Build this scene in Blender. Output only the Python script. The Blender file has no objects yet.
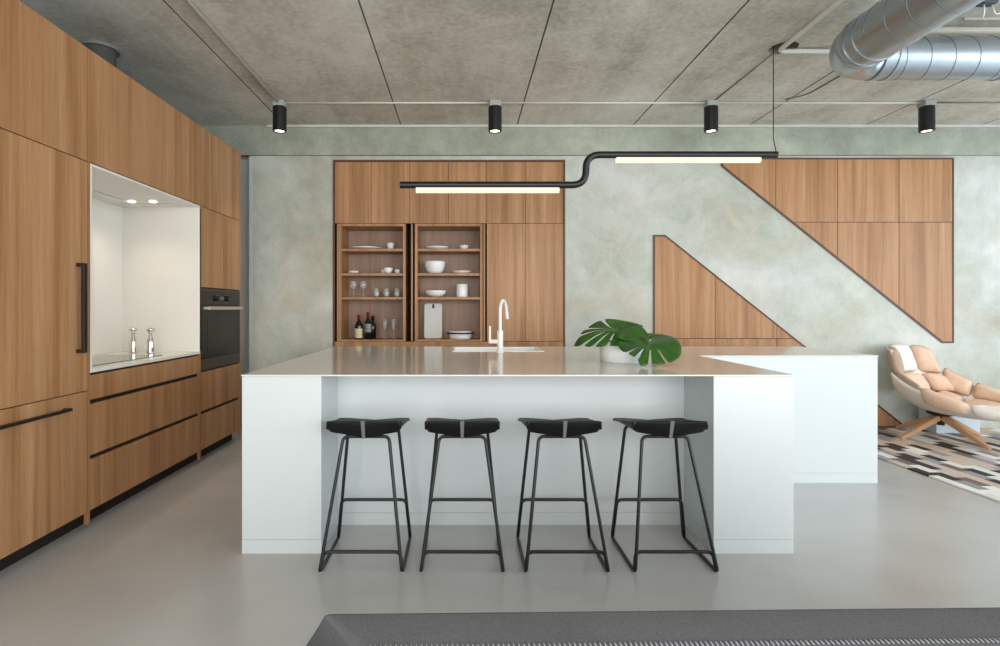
import bpy, bmesh, math, random
from mathutils import Vector, Matrix
random.seed(7)
S = bpy.context.scene
C = S.collection
PI = math.pi
F = 550.0; H = 1.27; VX = 463.0; VY = 308.0     # focal length in px, eye height, vanishing point

# ---------------------------------------------------------------- camera
cd = bpy.data.cameras.new('camera'); cam = bpy.data.objects.new('camera', cd); C.objects.link(cam)
cam.location = (0, 0, H); cam.rotation_euler = (PI/2, 0, 0)
cd.sensor_fit = 'HORIZONTAL'; cd.sensor_width = 36; cd.lens = 36*F/1000
cd.shift_x = (500-VX)/1000; cd.shift_y = -(323-VY)/1000
cd.clip_start = 0.02
S.camera = cam
# ---------------------------------------------------------------- world, exposure, daylight
w = bpy.data.worlds.new('daylight'); S.world = w; w.use_nodes = True
bg = w.node_tree.nodes['Background']; bg.inputs[0].default_value = (0.80, 0.90, 1.0, 1); bg.inputs[1].default_value = 1.2
S.view_settings.view_transform = 'Standard'; S.view_settings.look = 'None'
S.view_settings.gamma = 1; S.view_settings.use_curve_mapping = False
S.view_settings.exposure = 0.22

def area(name, loc, rot, sx, sy, power, col, spread=180):
    l = bpy.data.lights.new(name, 'AREA'); l.shape = 'RECTANGLE'; l.size = sx; l.size_y = sy
    l.energy = power; l.color = col; l.spread = math.radians(spread)
    o = bpy.data.objects.new(name, l); C.objects.link(o); o.location = loc; o.rotation_euler = rot
    return o
ROOM_X0, ROOM_X1, ROOM_Y0, ZC = -2.86, 7.3, -3.4, 3.185
YW = 5.82                                         # face of the back wall
# daylight coming through the glazing behind the viewer and in the right wall
area('daylight_rear_glazing', (1.8, ROOM_Y0-0.02, 1.62), (PI/2, 0, 0), 8.2, 2.7, 360, (1.0, 0.98, 0.95))
area('daylight_side_glazing', (ROOM_X1+0.02, 1.1, 1.6), (PI/2, 0, PI/2), 6.8, 2.6, 195, (0.76, 0.88, 1.0))

# ---------------------------------------------------------------- materials
def srgb(r, g, b):
    f = lambda c: (c/255/12.92) if c/255 <= 0.04045 else ((c/255+0.055)/1.055)**2.4
    return (f(r), f(g), f(b), 1)
def mat(name, col, rough=0.5, metal=0.0, spec=0.5, emis=None, estr=0.0, coat=0.0, trans=0.0):
    m = bpy.data.materials.new(name); m.use_nodes = True
    p = m.node_tree.nodes['Principled BSDF']
    p.inputs['Base Color'].default_value = col; p.inputs['Roughness'].default_value = rough
    p.inputs['Metallic'].default_value = metal; p.inputs['Specular IOR Level'].default_value = spec
    p.inputs['Coat Weight'].default_value = coat; p.inputs['Transmission Weight'].default_value = trans
    if emis: p.inputs['Emission Color'].default_value = emis; p.inputs['Emission Strength'].default_value = estr
    return m
class G:
    def __init__(s, m): s.m = m; s.t = m.node_tree; s.n = s.t.nodes; s.p = s.n['Principled BSDF']
    def add(s, typ, **kw):
        n = s.n.new(typ)
        for k, v in kw.items(): setattr(n, k, v)
        return n
    def link(s, a, b): s.t.links.new(a, b)
    def coord(s, scale=(1, 1, 1), rand=0.0, rot=(0, 0, 0)):
        tc = s.add('ShaderNodeTexCoord'); mp = s.add('ShaderNodeMapping')
        mp.inputs['Scale'].default_value = scale; mp.inputs['Rotation'].default_value = rot
        s.link(tc.outputs['Object'], mp.inputs['Vector'])
        if rand:
            oi = s.add('ShaderNodeObjectInfo'); mu = s.add('ShaderNodeMath', operation='MULTIPLY'); mu.inputs[1].default_value = rand
            s.link(oi.outputs['Random'], mu.inputs[0])
            cb = s.add('ShaderNodeCombineXYZ')
            for i in range(3): s.link(mu.outputs[0], cb.inputs[i])
            s.link(cb.outputs[0], mp.inputs['Location'])
        return mp.outputs[0]
    def noise(s, vec, scale, detail=4, rough=0.55, dist=0.0):
        n = s.add('ShaderNodeTexNoise'); n.inputs['Scale'].default_value = scale; n.inputs['Detail'].default_value = detail
        n.inputs['Roughness'].default_value = rough; n.inputs['Distortion'].default_value = dist
        s.link(vec, n.inputs['Vector']); return n.outputs[0]
    def ramp(s, fac, stops):
        r = s.add('ShaderNodeValToRGB'); e = r.color_ramp.elements
        while len(e) < len(stops): e.new(0.5)
        for el, (p, c) in zip(e, stops): el.position = p; el.color = c
        s.link(fac, r.inputs[0]); return r.outputs[0]
    def mix(s, a, b, fac, mode='MIX'):
        n = s.add('ShaderNodeMix', data_type='RGBA', blend_type=mode)
        for sock, v in ((n.inputs[0], fac), (n.inputs[6], a), (n.inputs[7], b)):
            if hasattr(v, 'is_output'): s.link(v, sock)
            else: sock.default_value = v
        return n.outputs[2]
    def bump(s, h, strength, dist=0.01):
        b = s.add('ShaderNodeBump'); b.inputs['Strength'].default_value = strength; b.inputs['Distance'].default_value = dist
        s.link(h, b.inputs['Height']); s.link(b.outputs[0], s.p.inputs['Normal'])
def gray(v): return (v, v, v, 1)

def wood(name, dark, mid, light, rough=0.42):
    m = mat(name, mid, rough, spec=0.35); g = G(m)
    v = g.coord((9, 9, 0.35), 13.0); n1 = g.noise(v, 1.0, 3, 0.5, 0.8)
    v2 = g.coord((48, 48, 0.8), 7.0); n2 = g.noise(v2, 1.0, 5, 0.6, 0.5)
    v3 = g.coord((220, 220, 7), 3.0); n3 = g.noise(v3, 1.0, 2, 0.5)
    c = g.ramp(n1, [(0.30, dark), (0.5, mid), (0.72, light)])
    c = g.mix(c, g.ramp(n2, [(0.3, gray(0.30)), (0.52, gray(0.5)), (0.7, gray(0.62))]), 0.38, 'OVERLAY')
    c = g.mix(c, g.ramp(n3, [(0.35, gray(0.36)), (0.6, gray(0.55))]), 0.35, 'OVERLAY')
    g.link(c, g.p.inputs['Base Color']); g.bump(n2, 0.08, 0.002)
    return m
M = {}
M['wood'] = wood('oak_veneer', srgb(154, 110, 71), srgb(175, 129, 88), srgb(190, 146, 106))
M['wood_in'] = wood('oak_veneer_interior', srgb(150, 120, 100), srgb(160, 130, 110), srgb(170, 140, 120))
M['walnut_edge'] = mat('dark_walnut_edge', srgb(92, 62, 46), 0.5)
M['gap'] = mat('shadow_gap_black', srgb(28, 18, 14), 0.7)
M['white'] = mat('white_lacquer', srgb(212, 218, 219), 0.32, spec=0.4)
M['niche'] = mat('white_solid_surface', srgb(230, 227, 219), 0.25, spec=0.4)
M['top'] = mat('pale_beige_polished_quartz', srgb(222, 216, 206), 0.13, spec=0.25)
M['topedge'] = mat('quartz_edge', srgb(225, 226, 222), 0.3)
M['black'] = mat('matt_black_metal', srgb(20, 20, 22), 0.4, spec=0.5)
M['blackplastic'] = mat('black_seat_shell', srgb(13, 13, 15), 0.5, spec=0.3)
M['chrome'] = mat('chrome', srgb(225, 222, 216), 0.08, metal=1.0)
M['steel'] = mat('brushed_steel', srgb(170, 160, 150), 0.35, metal=0.9)
M['glassblack'] = mat('dark_oven_glass', srgb(30, 24, 18), 0.14, spec=0.25)
M['hob'] = mat('hob_glass', srgb(120, 122, 118), 0.06, spec=0.7)
M['ceramic'] = mat('white_ceramic', srgb(243, 245, 245), 0.25)
M['faucet'] = mat('matt_white_tap', srgb(240, 240, 236), 0.3)
M['conduit'] = mat('grey_conduit', srgb(212, 212, 204), 0.5)
M['led'] = mat('warm_light_tube', srgb(120, 112, 100), 0.5, emis=(1.0, 0.80, 0.60, 1), estr=0.95)
M['spotled'] = mat('spot_lamp_glow', srgb(255, 240, 225), 0.5, emis=(1.0, 0.86, 0.74, 1), estr=5.0)
M['glass'] = mat('clear_glass', srgb(225, 232, 230), 0.05, spec=0.8)
M['glass'].node_tree.nodes['Principled BSDF'].inputs['Alpha'].default_value = 0.22
M['winegls'] = mat('bottle_glass', srgb(18, 20, 18), 0.12)
M['redfoil'] = mat('red_foil', srgb(120, 26, 30), 0.35)
M['label'] = mat('cream_label', srgb(214, 206, 164), 0.6)
M['label2'] = mat('dark_label_print', srgb(150, 150, 154), 0.6)
M['candle'] = mat('white_wax', srgb(222, 222, 208), 0.5)
M['oakleg'] = mat('light_oak', srgb(190, 148, 110), 0.5)
M['shell'] = mat('cream_shell', srgb(236, 230, 222), 0.55)
M['cut'] = mat('white_board', srgb(220, 222, 218), 0.4)

def concrete(name, a, b, c, d, scale, streak=None, rough=0.75, bmp=0.12, stain=None, grain=0.4, gsc=60, d2=0.3):
    m = mat(name, b, rough, spec=0.25); g = G(m)
    v = g.coord((1, 1, 1)); n1 = g.noise(v, scale, 5, 0.6, 0.4); n2 = g.noise(v, scale*4.3, 6, 0.65, d2); n3 = g.noise(v, gsc, 3, 0.6)
    col = g.ramp(n1, [(0.34, a), (0.48, b), (0.58, c), (0.7, d)])
    col = g.mix(col, g.ramp(n2, [(0.3, gray(0.40)), (0.5, gray(0.5)), (0.68, gray(0.60))]), 0.7, 'OVERLAY')
    col = g.mix(col, g.ramp(n3, [(0.3, gray(0.42)), (0.7, gray(0.60))]), grain, 'OVERLAY')
    if stain:
        nst = g.noise(g.coord((0.55, 1, 0.8)), 1.5, 5, 0.62, 1.2)
        col = g.mix(col, stain, g.ramp(nst, [(0.50, gray(0.0)), (0.70, gray(0.34))]))
    if streak:
        vs = g.coord(streak); ns = g.noise(vs, 1.0, 4, 0.6, 0.5)
        col = g.mix(col, g.ramp(ns, [(0.32, gray(0.36)), (0.5, gray(0.5)), (0.66, gray(0.60))]), 0.6, 'OVERLAY')
    g.link(col, g.p.inputs['Base Color']); g.bump(n2, bmp, 0.01)
    return m
M['wall'] = concrete('trowelled_concrete_wall', srgb(176, 178, 164), srgb(190, 194, 184), srgb(198, 202, 194), srgb(216, 217, 212), 0.8, stain=srgb(190, 170, 142), d2=0.8)
M['beam'] = concrete('concrete_beam', srgb(150, 156, 142), srgb(162, 168, 154), srgb(170, 176, 162), srgb(184, 188, 174), 1.2)
M['ceil'] = concrete('cast_concrete_ceiling', srgb(184, 181, 168), srgb(198, 195, 184), srgb(206, 204, 194), srgb(216, 214, 204), 0.8, streak=(3.5, 0.5, 1), bmp=0.3, grain=0.9, gsc=26, d2=0.8)
M['joint'] = mat('dark_joint_and_hole_shade', srgb(136, 132, 120), 0.9)
M['plaster'] = mat('grey_plaster', srgb(150, 156, 152), 0.8)
# floor
m = mat('polished_microcement', srgb(150, 143, 137), 0.24, spec=0.5); g = G(m)
v = g.coord(); n1 = g.noise(v, 0.6, 3, 0.5, 0.3); n2 = g.noise(v, 3, 3, 0.5, 0.2)
col = g.ramp(n1, [(0.3, srgb(182, 179, 175)), (0.5, srgb(188, 186, 183)), (0.7, srgb(194, 193, 191))])
col = g.mix(col, g.ramp(n2, [(0.3, gray(0.47)), (0.7, gray(0.53))]), 0.6, 'OVERLAY')
g.link(col, g.p.inputs['Base Color'])
M['floor'] = m
# galvanised duct
m = mat('galvanised_steel', srgb(176, 186, 194), 0.28, metal=0.95); g = G(m)
n = g.noise(g.coord(), 7, 4, 0.6); g.link(g.ramp(n, [(0.2, gray(0.30)), (0.8, gray(0.34))]), g.p.inputs['Roughness'])
M['duct'] = m
M['seam'] = mat('duct_seam', srgb(120, 130, 138), 0.4, metal=0.9)
# rug of leather patches
m = mat('patchwork_hide', srgb(190, 180, 170), 0.8); g = G(m)
def patch_val(loc):
    tc = g.add('ShaderNodeTexCoord'); sp = g.add('ShaderNodeSeparateXYZ'); g.link(tc.outputs['Object'], sp.inputs[0])
    def mth(op, a, b=None):
        n = g.add('ShaderNodeMath', operation=op)
        for i, x in enumerate((a, b)):
            if x is None: continue
            if hasattr(x, 'is_output'): g.link(x, n.inputs[i])
            else: n.inputs[i].default_value = x
        return n.outputs[0]
    col_i = mth('FLOOR', mth('DIVIDE', sp.outputs[0], 0.085))
    off = mth('MULTIPLY', mth('FRACT', mth('MULTIPLY', col_i, 0.618)), 1.0)
    row_i = mth('FLOOR', mth('ADD', mth('DIVIDE', sp.outputs[1], 0.20), off))
    cb = g.add('ShaderNodeCombineXYZ'); g.link(col_i, cb.inputs[0]); g.link(row_i, cb.inputs[1]); cb.inputs[2].default_value = loc
    wn = g.add('ShaderNodeTexWhiteNoise', noise_dimensions='3D'); g.link(cb.outputs[0], wn.inputs['Vector'])
    return wn.outputs['Value']
r = g.ramp(patch_val(1.0), [(0.0, srgb(46, 42, 44)), (0.15, srgb(120, 100, 92)), (0.28, srgb(196, 184, 174)), (0.45, srgb(226, 222, 214)), (0.63, srgb(206, 182, 160)), (0.73, srgb(150, 150, 156)), (0.86, srgb(236, 234, 228))])
r.node.color_ramp.interpolation = 'CONSTANT'
nn = g.noise(g.coord(), 40, 3); r2 = g.mix(r, g.ramp(nn, [(0.3, gray(0.42)), (0.7, gray(0.56))]), 0.5, 'OVERLAY')
g.link(r2, g.p.inputs['Base Color']); M['rug'] = m
# fabric of sofa / chair
def fabric(name, a, b, sc=260, rough=0.95, b2=0.25):
    m = mat(name, a, rough, spec=0.15); g = G(m); v = g.coord(); n = g.noise(v, sc, 2, 0.6); n2 = g.noise(v, 6, 3, 0.5)
    c = g.mix(g.ramp(n, [(0.3, a), (0.7, b)]), g.ramp(n2, [(0.3, gray(0.45)), (0.7, gray(0.54))]), 0.5, 'OVERLAY')
    g.link(c, g.p.inputs['Base Color']); g.bump(n, b2, 0.002); return m
M['wool'] = fabric('grey_wool', srgb(90, 90, 92), srgb(114, 114, 117), 400)
M['peach'] = fabric('peach_leather', srgb(226, 192, 166), srgb(232, 202, 180), 30, 0.5, 0.05)
M['cream'] = fabric('cream_leather', srgb(234, 226, 220), srgb(240, 234, 230), 30, 0.5, 0.05)
M['taupe'] = fabric('taupe_leather', srgb(176, 152, 134), srgb(186, 162, 144), 30, 0.55, 0.05)
M['thread'] = mat('pale_thread', srgb(160, 160, 166), 0.8)
m = mat('monstera_leaf', srgb(38, 92, 26), 0.35, spec=0.5); g = G(m)
n = g.noise(g.coord(), 14, 4); g.link(g.ramp(n, [(0.3, srgb(24, 68, 14)), (0.55, srgb(44, 90, 18)), (0.8, srgb(80, 112, 28))]), g.p.inputs['Base Color']); M['leaf'] = m
M['stem'] = mat('leaf_stem', srgb(96, 92, 44), 0.5)
M['rib'] = mat('leaf_midrib', srgb(84, 112, 40), 0.5)

# ---------------------------------------------------------------- mesh helpers
def quadbox(bm, x0, x1, y0, y1, z0, z1, bev=0.0):
    vs = [bm.verts.new(p) for p in ((x0,y0,z0),(x1,y0,z0),(x1,y1,z0),(x0,y1,z0),(x0,y0,z1),(x1,y0,z1),(x1,y1,z1),(x0,y1,z1))]
    fs = [bm.faces.new([vs[i] for i in f]) for f in ((3,2,1,0),(4,5,6,7),(0,1,5,4),(1,2,6,5),(2,3,7,6),(3,0,4,7))]
    if bev:
        es = list({e for f in fs for e in f.edges})
        bmesh.ops.bevel(bm, geom=es, offset=bev, segments=2, profile=0.6, affect='EDGES')
def prism(bm, poly, y0, y1):                      # polygon in XZ extruded along Y
    a = [bm.verts.new((x, y0, z)) for x, z in poly]; b = [bm.verts.new((x, y1, z)) for x, z in poly]
    bm.faces.new(a); bm.faces.new(b[::-1])
    for i in range(len(poly)):
        j = (i+1) % len(poly); bm.faces.new((a[i], b[i], b[j], a[j]))
def fillet(pts, r, n=8):
    pts = [Vector(p) for p in pts]; out = [pts[0]]
    for i in range(1, len(pts)-1):
        p, a, b = pts[i], pts[i-1], pts[i+1]
        da, db = (a-p), (b-p); rr = min(r, da.length*0.49, db.length*0.49)
        s, e = p+da.normalized()*rr, p+db.normalized()*rr
        for k in range(n+1):
            t = k/n; out.append(s*(1-t)**2 + p*2*t*(1-t) + e*t*t)
    out.append(pts[-1]); return out
def tube(bm, pts, r, n=12, caps=True, closed=False):
    pts = [Vector(p) for p in pts]; rings = []; N = len(pts)
    rad = r if isinstance(r, (list, tuple)) else [r]*N
    t0 = (pts[1]-pts[0]).normalized(); up = Vector((0, 0, 1)) if abs(t0.z) < 0.9 else Vector((1, 0, 0))
    u = t0.cross(up).normalized()
    for i, p in enumerate(pts):
        if closed: t = (pts[(i+1) % N]-pts[i-1]).normalized()
        else: t = (pts[min(i+1, N-1)]-pts[max(i-1, 0)]).normalized()
        u = (u - t*u.dot(t)).normalized(); v = t.cross(u)
        rings.append([bm.verts.new(p + (u*math.cos(2*PI*k/n)+v*math.sin(2*PI*k/n))*rad[i]) for k in range(n)])
    for i in range(N if closed else N-1):
        A, B = rings[i], rings[(i+1) % N]
        for k in range(n): bm.faces.new((A[k], A[(k+1) % n], B[(k+1) % n], B[k]))
    if caps and not closed: bm.faces.new(rings[0][::-1]); bm.faces.new(rings[-1])
def lathe(bm, prof, n=28, c=(0, 0, 0), sx=1, sy=1):
    rings = []
    for r, z in prof:
        if r < 1e-6: rings.append([bm.verts.new((c[0], c[1], c[2]+z))])
        else: rings.append([bm.verts.new((c[0]+r*sx*math.cos(2*PI*k/n), c[1]+r*sy*math.sin(2*PI*k/n), c[2]+z)) for k in range(n)])
    for A, B in zip(rings, rings[1:]):
        for k in range(n):
            k2 = (k+1) % n
            if len(A) == 1 and len(B) == 1: continue
            if len(A) == 1: bm.faces.new((A[0], B[k2], B[k]))
            elif len(B) == 1: bm.faces.new((A[k], A[k2], B[0]))
            else: bm.faces.new((A[k], A[k2], B[k2], B[k]))
def obj(name, bm, m, parent=None, smooth=False, loc=None, **props):
    bmesh.ops.recalc_face_normals(bm, faces=bm.faces[:])
    me = bpy.data.meshes.new(name); bm.to_mesh(me); bm.free()
    if smooth:
        for p in me.polygons: p.use_smooth = True
        if smooth != 'all':
            try: me.set_sharp_from_angle(angle=math.radians(40))
            except Exception: pass
    ms = m if isinstance(m, (list, tuple)) else [m]
    for q in ms: me.materials.append(q)
    o = bpy.data.objects.new(name, me); C.objects.link(o)
    if parent: o.parent = parent
    if loc: o.location = loc
    for k, v in props.items(): o[k] = v
    return o
def NB(): return bmesh.new()
def box(name, x0, x1, y0, y1, z0, z1, m, parent=None, bev=0.0, **props):
    """box in world coordinates, stored relative to its parent"""
    bm = NB(); quadbox(bm, min(x0,x1), max(x0,x1), min(y0,y1), max(y0,y1), min(z0,z1), max(z0,z1), bev)
    off = root_loc(parent)
    if off.length: bmesh.ops.translate(bm, verts=bm.verts[:], vec=-off)
    return obj(name, bm, m, parent, **props)
def root_loc(p):
    v = Vector((0, 0, 0))
    while p: v += p.location; p = p.parent
    return v
def thing(name, label, cat, loc=(0, 0, 0), group=None):
    o = bpy.data.objects.new(name, None); C.objects.link(o); o.location = loc; o.empty_display_size = 0.1
    o['label'] = label; o['category'] = cat
    if group: o['group'] = group
    return o
def tag(o, label, cat, group=None):
    o['label'] = label; o['category'] = cat
    if group: o['group'] = group
    return o
def wobj(name, bm, m, parent=None, smooth=False, **props):   # bmesh given in world coordinates
    off = root_loc(parent)
    if off.length: bmesh.ops.translate(bm, verts=bm.verts[:], vec=-off)
    return obj(name, bm, m, parent, smooth, **props)
def dup(root, loc, label, rotz=None):
    r = root.copy(); C.objects.link(r); r.location = loc; r['label'] = label
    if rotz is not None: r.rotation_euler = (0, 0, rotz)
    for ch in list(root.children):
        c = ch.copy(); C.objects.link(c); c.parent = r
        for gch in list(ch.children):
            d = gch.copy(); C.objects.link(d); d.parent = c
    return r
def struct(o): o['kind'] = 'structure'; return o

# ================================================================= THE ROOM
struct(box('floor', ROOM_X0, ROOM_X1, ROOM_Y0, 6.6, -0.1, 0, M['floor']))
# ceiling: cast planks with open joints, and one cored hole
bm = NB(); hx, hy, hr = 2.36, 4.05, 0.098
edges = [0.565+1.215*k for k in range(-3, 6)]
edges = [ROOM_X0-0.2] + [e for e in edges if ROOM_X0 < e < ROOM_X1] + [ROOM_X1+0.2]
for a, b in zip(edges, edges[1:]):
    a2, b2 = a+0.006, b-0.006
    if a2 < hx < b2:
        y0, y1 = hy-0.3, hy+0.3
        quadbox(bm, a2, b2, ROOM_Y0-0.2, y0, ZC, ZC+0.2); quadbox(bm, a2, b2, y1, 6.6, ZC, ZC+0.2)
        N = 48; inn, out, top = [], [], []
        for k in range(N):
            t = 2*PI*k/N; cx, sy = math.cos(t), math.sin(t)
            ex = (b2-hx) if cx > 0 else (hx-a2); ey = 0.3
            q = min(ex/abs(cx) if abs(cx) > 1e-6 else 9, ey/abs(sy) if abs(sy) > 1e-6 else 9)
            out.append(bm.verts.new((hx+cx*q, hy+sy*q, ZC))); inn.append(bm.verts.new((hx+cx*hr, hy+sy*hr, ZC)))
            top.append(bm.verts.new((hx+cx*hr, hy+sy*hr, ZC+0.16)))
        # square corners
        for k in range(N):
            j = (k+1) % N; bm.faces.new((out[k], out[j], inn[j], inn[k])); bm.faces.new((inn[k], inn[j], top[j], top[k]))
        bm.faces.new(top)
        for sx_, sy_ in ((1, 1), (-1, 1), (-1, -1), (1, -1)):
            cxn = b2 if sx_ > 0 else a2; cyn = hy+0.3*sy_
            v0 = bm.verts.new((cxn, cyn, ZC))
            near = [v for v in out if (abs(v.co.x-cxn) < 1e-5) and (v.co.y-hy)*sy_ > 0]
            near2 = [v for v in out if (abs(v.co.y-cyn) < 1e-5) and (v.co.x-hx)*sx_ > 0]
            p = max(near, key=lambda v: (v.co.y-hy)*sy_) if near else None
            q = max(near2, key=lambda v: (v.co.x-hx)*sx_) if near2 else None
            if p and q and p != q: bm.faces.new((v0, p, q))
    else: quadbox(bm, a2, b2, ROOM_Y0-0.2, 6.6, ZC, ZC+0.2)
quadbox(bm, ROOM_X0-0.2, ROOM_X1+0.2, ROOM_Y0-0.2, 6.6, ZC+0.2, ZC+0.3)
for e in edges[1:-1]: quadbox(bm, e-0.006, e+0.006, ROOM_Y0-0.2, 6.6, ZC+0.012, ZC+0.1)
me_c = obj('ceiling', bm, [M['ceil'], M['joint']]); struct(me_c)
for p in me_c.data.polygons:
    c = p.center
    if (abs(c.x-hx) < 0.15 and abs(c.y-hy) < 0.15 and ZC+0.01 < c.z < ZC+0.17) or any(abs(c.x-e) < 0.0062 for e in edges[1:-1]) and ZC < c.z < ZC+0.15: p.material_index = 1  # joints, plus the cored hole's lining: shade put into its colour
# back wall, with the opening the storage wall stands in
CX0, CX1, CZT = -1.376, 1.080, 2.836
bm = NB()
quadbox(bm, -2.25, CX0, YW, YW+0.18, 0, ZC)
quadbox(bm, CX0, CX1, YW, YW+0.18, CZT, ZC)
quadbox(bm, CX1, ROOM_X1, YW, YW+0.18, 0, ZC)
quadbox(bm, CX0-0.1, CX1+0.1, YW+0.6, YW+0.7, 0, ZC)
struct(obj('wall_back', bm, M['wall']))
struct(box('wall_alcove', ROOM_X0, -2.25, 5.98, 6.5, 0, ZC, mat('pale_alcove_plaster', srgb(206, 214, 214), 0.8)))
struct(box('wall_alcove_side', -2.25, -2.13, YW+0.18, 6.5, 0, ZC, M['plaster']))
struct(box('trim_1', -2.262, -2.235, YW-0.006, YW+0.1, 0, 2.87, mat('pale_corner_bead', srgb(196, 204, 200), 0.5)))
struct(box('trim_2', ROOM_X0, ROOM_X1, YW-0.045, YW, 2.878, ZC, M['beam']))
struct(box('trim_3', -2.05, ROOM_X1, YW-0.075, YW-0.045, ZC-0.022, ZC, M['conduit']))
struct(box('wall_left', ROOM_X0-0.12, ROOM_X0, ROOM_Y0, 6.5, 0, ZC, M['plaster']))
# glazed walls that let the daylight in (rear and right)
def glazed(nm, axis, pos, a0, a1, z0, z1, nmull, lo, hi):
    bm = NB(); d = 0.12
    def b(u0, u1, zz0, zz1, dd=d):
        if axis == 'y': quadbox(bm, u0, u1, pos-dd, pos, zz0, zz1)
        else: quadbox(bm, pos, pos+dd, u0, u1, zz0, zz1)
    b(lo, a0, 0, ZC); b(a1, hi, 0, ZC); b(a0, a1, 0, z0); b(a0, a1, z1, ZC)
    struct(obj('wall_'+nm, bm, M['plaster']))
    bm = NB()
    for k in range(nmull+1):
        u = a0+(a1-a0)*k/nmull; u = min(max(u, a0+0.03), a1-0.03); b(u-0.03, u+0.03, z0, z1, 0.05)
    b(a0, a1, z0, z0+0.05, 0.05); b(a0, a1, z1-0.05, z1, 0.05)
    return bm
struct(obj('window_1', glazed('rear', 'y', ROOM_Y0, -2.4, 6.0, 0.25, 2.98, 4, ROOM_X0, ROOM_X1), M['black']))
struct(obj('window_2', glazed('right', 'x', ROOM_X1, -2.3, 4.5, 0.25, 2.95, 5, ROOM_Y0, 6.0), M['black']))

# ================================================================= LEFT CABINET RUN
XF = -2.147; XB = ROOM_X0; ZT = 2.76; ZR = 2.107; T = 0.02; GP = 0.0025
def lfront(name, y0, y1, z0, z1, parent, m=None):
    return box(name, XF-T, XF, y0+GP, y1-GP, z0+GP, z1-GP, m or M['wood'], parent, bev=0.0008)
def lbody(y0, y1, z0, z1, parent, kick=True, m=None):
    bm = NB(); quadbox(bm, XB+0.01, XF-T-0.001, y0+0.001, y1-0.001, max(z0, 0.1), z1)
    if z0 == 0: quadbox(bm, XB+0.01, XF-0.085, y0+0.001, y1+0.018, 0, 0.1)
    off = root_loc(parent); bmesh.ops.translate(bm, verts=bm.verts[:], vec=-off)
    return obj('body', bm, m or M['gap'], parent)
def endp(y0, y1, z1, parent):
    bm = NB(); quadbox(bm, XF-0.6, XF, y0, y1, 0.1, z1); quadbox(bm, XF-0.022, XF, y0, y1, 0.03, 0.1)
    return wobj('end_panel', bm, M['wood'], parent)
Y1, Y2, Y3, YN = 3.166, 4.507, 5.295, 2.20
# tall unit nearest the viewer
t = thing('tall_cabinet', 'nearest oak tall cabinet at the left edge, with long black bar handles', 'cabinet', (-2.5, (YN+Y1)/2, 0))
lbody(YN, Y1-0.02, 0, ZT, t)
lfront('door', YN, Y1-0.02, ZR, ZT, t)
dm = lfront('door', YN, Y1-0.02, 0.797, ZR, t)
dl = lfront('door', YN, Y1-0.02, 0.10, 0.797, t)
endp(Y1-0.02, Y1, ZR, t)
def wtube(name, pts, r, m, parent, n=12, smooth=True, **kw):
    bm = NB(); tube(bm, pts, r, n, **kw); return wobj(name, bm, m, parent, smooth)
bm = NB(); hxx = XF+0.036
quadbox(bm, hxx-0.009, hxx+0.009, 3.052, 3.078, 1.02, 1.52, 0.002)
for z in (1.02, 1.500): quadbox(bm, XF, hxx-0.008, 3.052, 3.078, z, z+0.02)
wobj('handle', bm, M['black'], dm, label='long black bar handle')
bm = NB(); quadbox(bm, hxx-0.008, hxx+0.008, 2.36, 2.965, 0.715, 0.731, 0.002)
for y in (2.36, 2.95): quadbox(bm, XF, hxx-0.007, y, y+0.015, 0.716, 0.730)
wobj('handle', bm, M['black'], dl, label='horizontal black bar handle')
# over the niche
t = thing('wall_cabinet', 'oak cupboard right above the white cooking niche', 'cabinet', (-2.5, (Y1+Y2)/2, ZR))
lbody(Y1, Y2, ZR+0.001, ZT, t)
ym = (Y1+Y2)/2
lfront('door', Y1-0.02, Y2, ZR, ZT, t)
# niche lining
NX = -2.78
t = thing('cooking_niche', 'white lined recess above the hob, lit by two small spots', 'niche', (-2.5, ym, 0.93))
box('back_panel', NX-0.02, NX, Y1+0.002, Y2-0.002, 0.915, ZR-0.016, M['niche'], t)
box('side_panel', NX, XF, Y2-0.022, Y2-0.004, 0.915, ZR-0.016, M['niche'], t)
box('side_panel', NX, XF, Y1+0.002, Y1+0.018, 0.915, ZR-0.016, M['niche'], t)
bm = NB(); z0, z1 = ZR-0.016, ZR-0.003
quadbox(bm, NX-0.02, -2.60, Y1+0.002, Y2-0.004, z0, z1); quadbox(bm, -2.30, XF-0.001, Y1+0.002, Y2-0.004, z0, z1)
quadbox(bm, -2.60, -2.30, Y1+0.002, 3.30, z0, z1); quadbox(bm, -2.60, -2.30, 4.36, Y2-0.004, z0, z1)
wobj('top_panel', bm, M['niche'], t)
hd = thing('range_hood', 'white flush extractor hood set into the top of the cooking niche', 'hood', (-2.45, 3.83, ZR))
box('filter_panel', -2.588, -2.312, 3.312, 4.348, ZR-0.012, ZR-0.004, M['niche'], hd)
box('recess', -2.60, -2.30, 3.30, 4.36, ZR-0.003, ZR-0.0005, M['gap'], hd)
for xx in (-2.565, -2.40):
    for yy in (4.26, 3.40):
        bm = NB(); lathe(bm, [(0, -0.006), (0.024, -0.006), (0.026, -0.003), (0.026, 0.0)], 20, (xx, yy, ZR-0.012))
        wobj('spot_lamp', bm, M['spotled'], hd, True)
for yy in (4.1, 3.55):
    l = bpy.data.lights.new('hood_lamp_light', 'SPOT'); l.energy = 6.5; l.color = (1.0, 0.82, 0.66); l.spot_size = math.radians(130); l.spot_blend = 1; l.shadow_soft_size = 0.04
    o = bpy.data.objects.new('hood_lamp_light', l); C.objects.link(o); o.location = (-2.48, yy, ZR-0.05)
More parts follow.
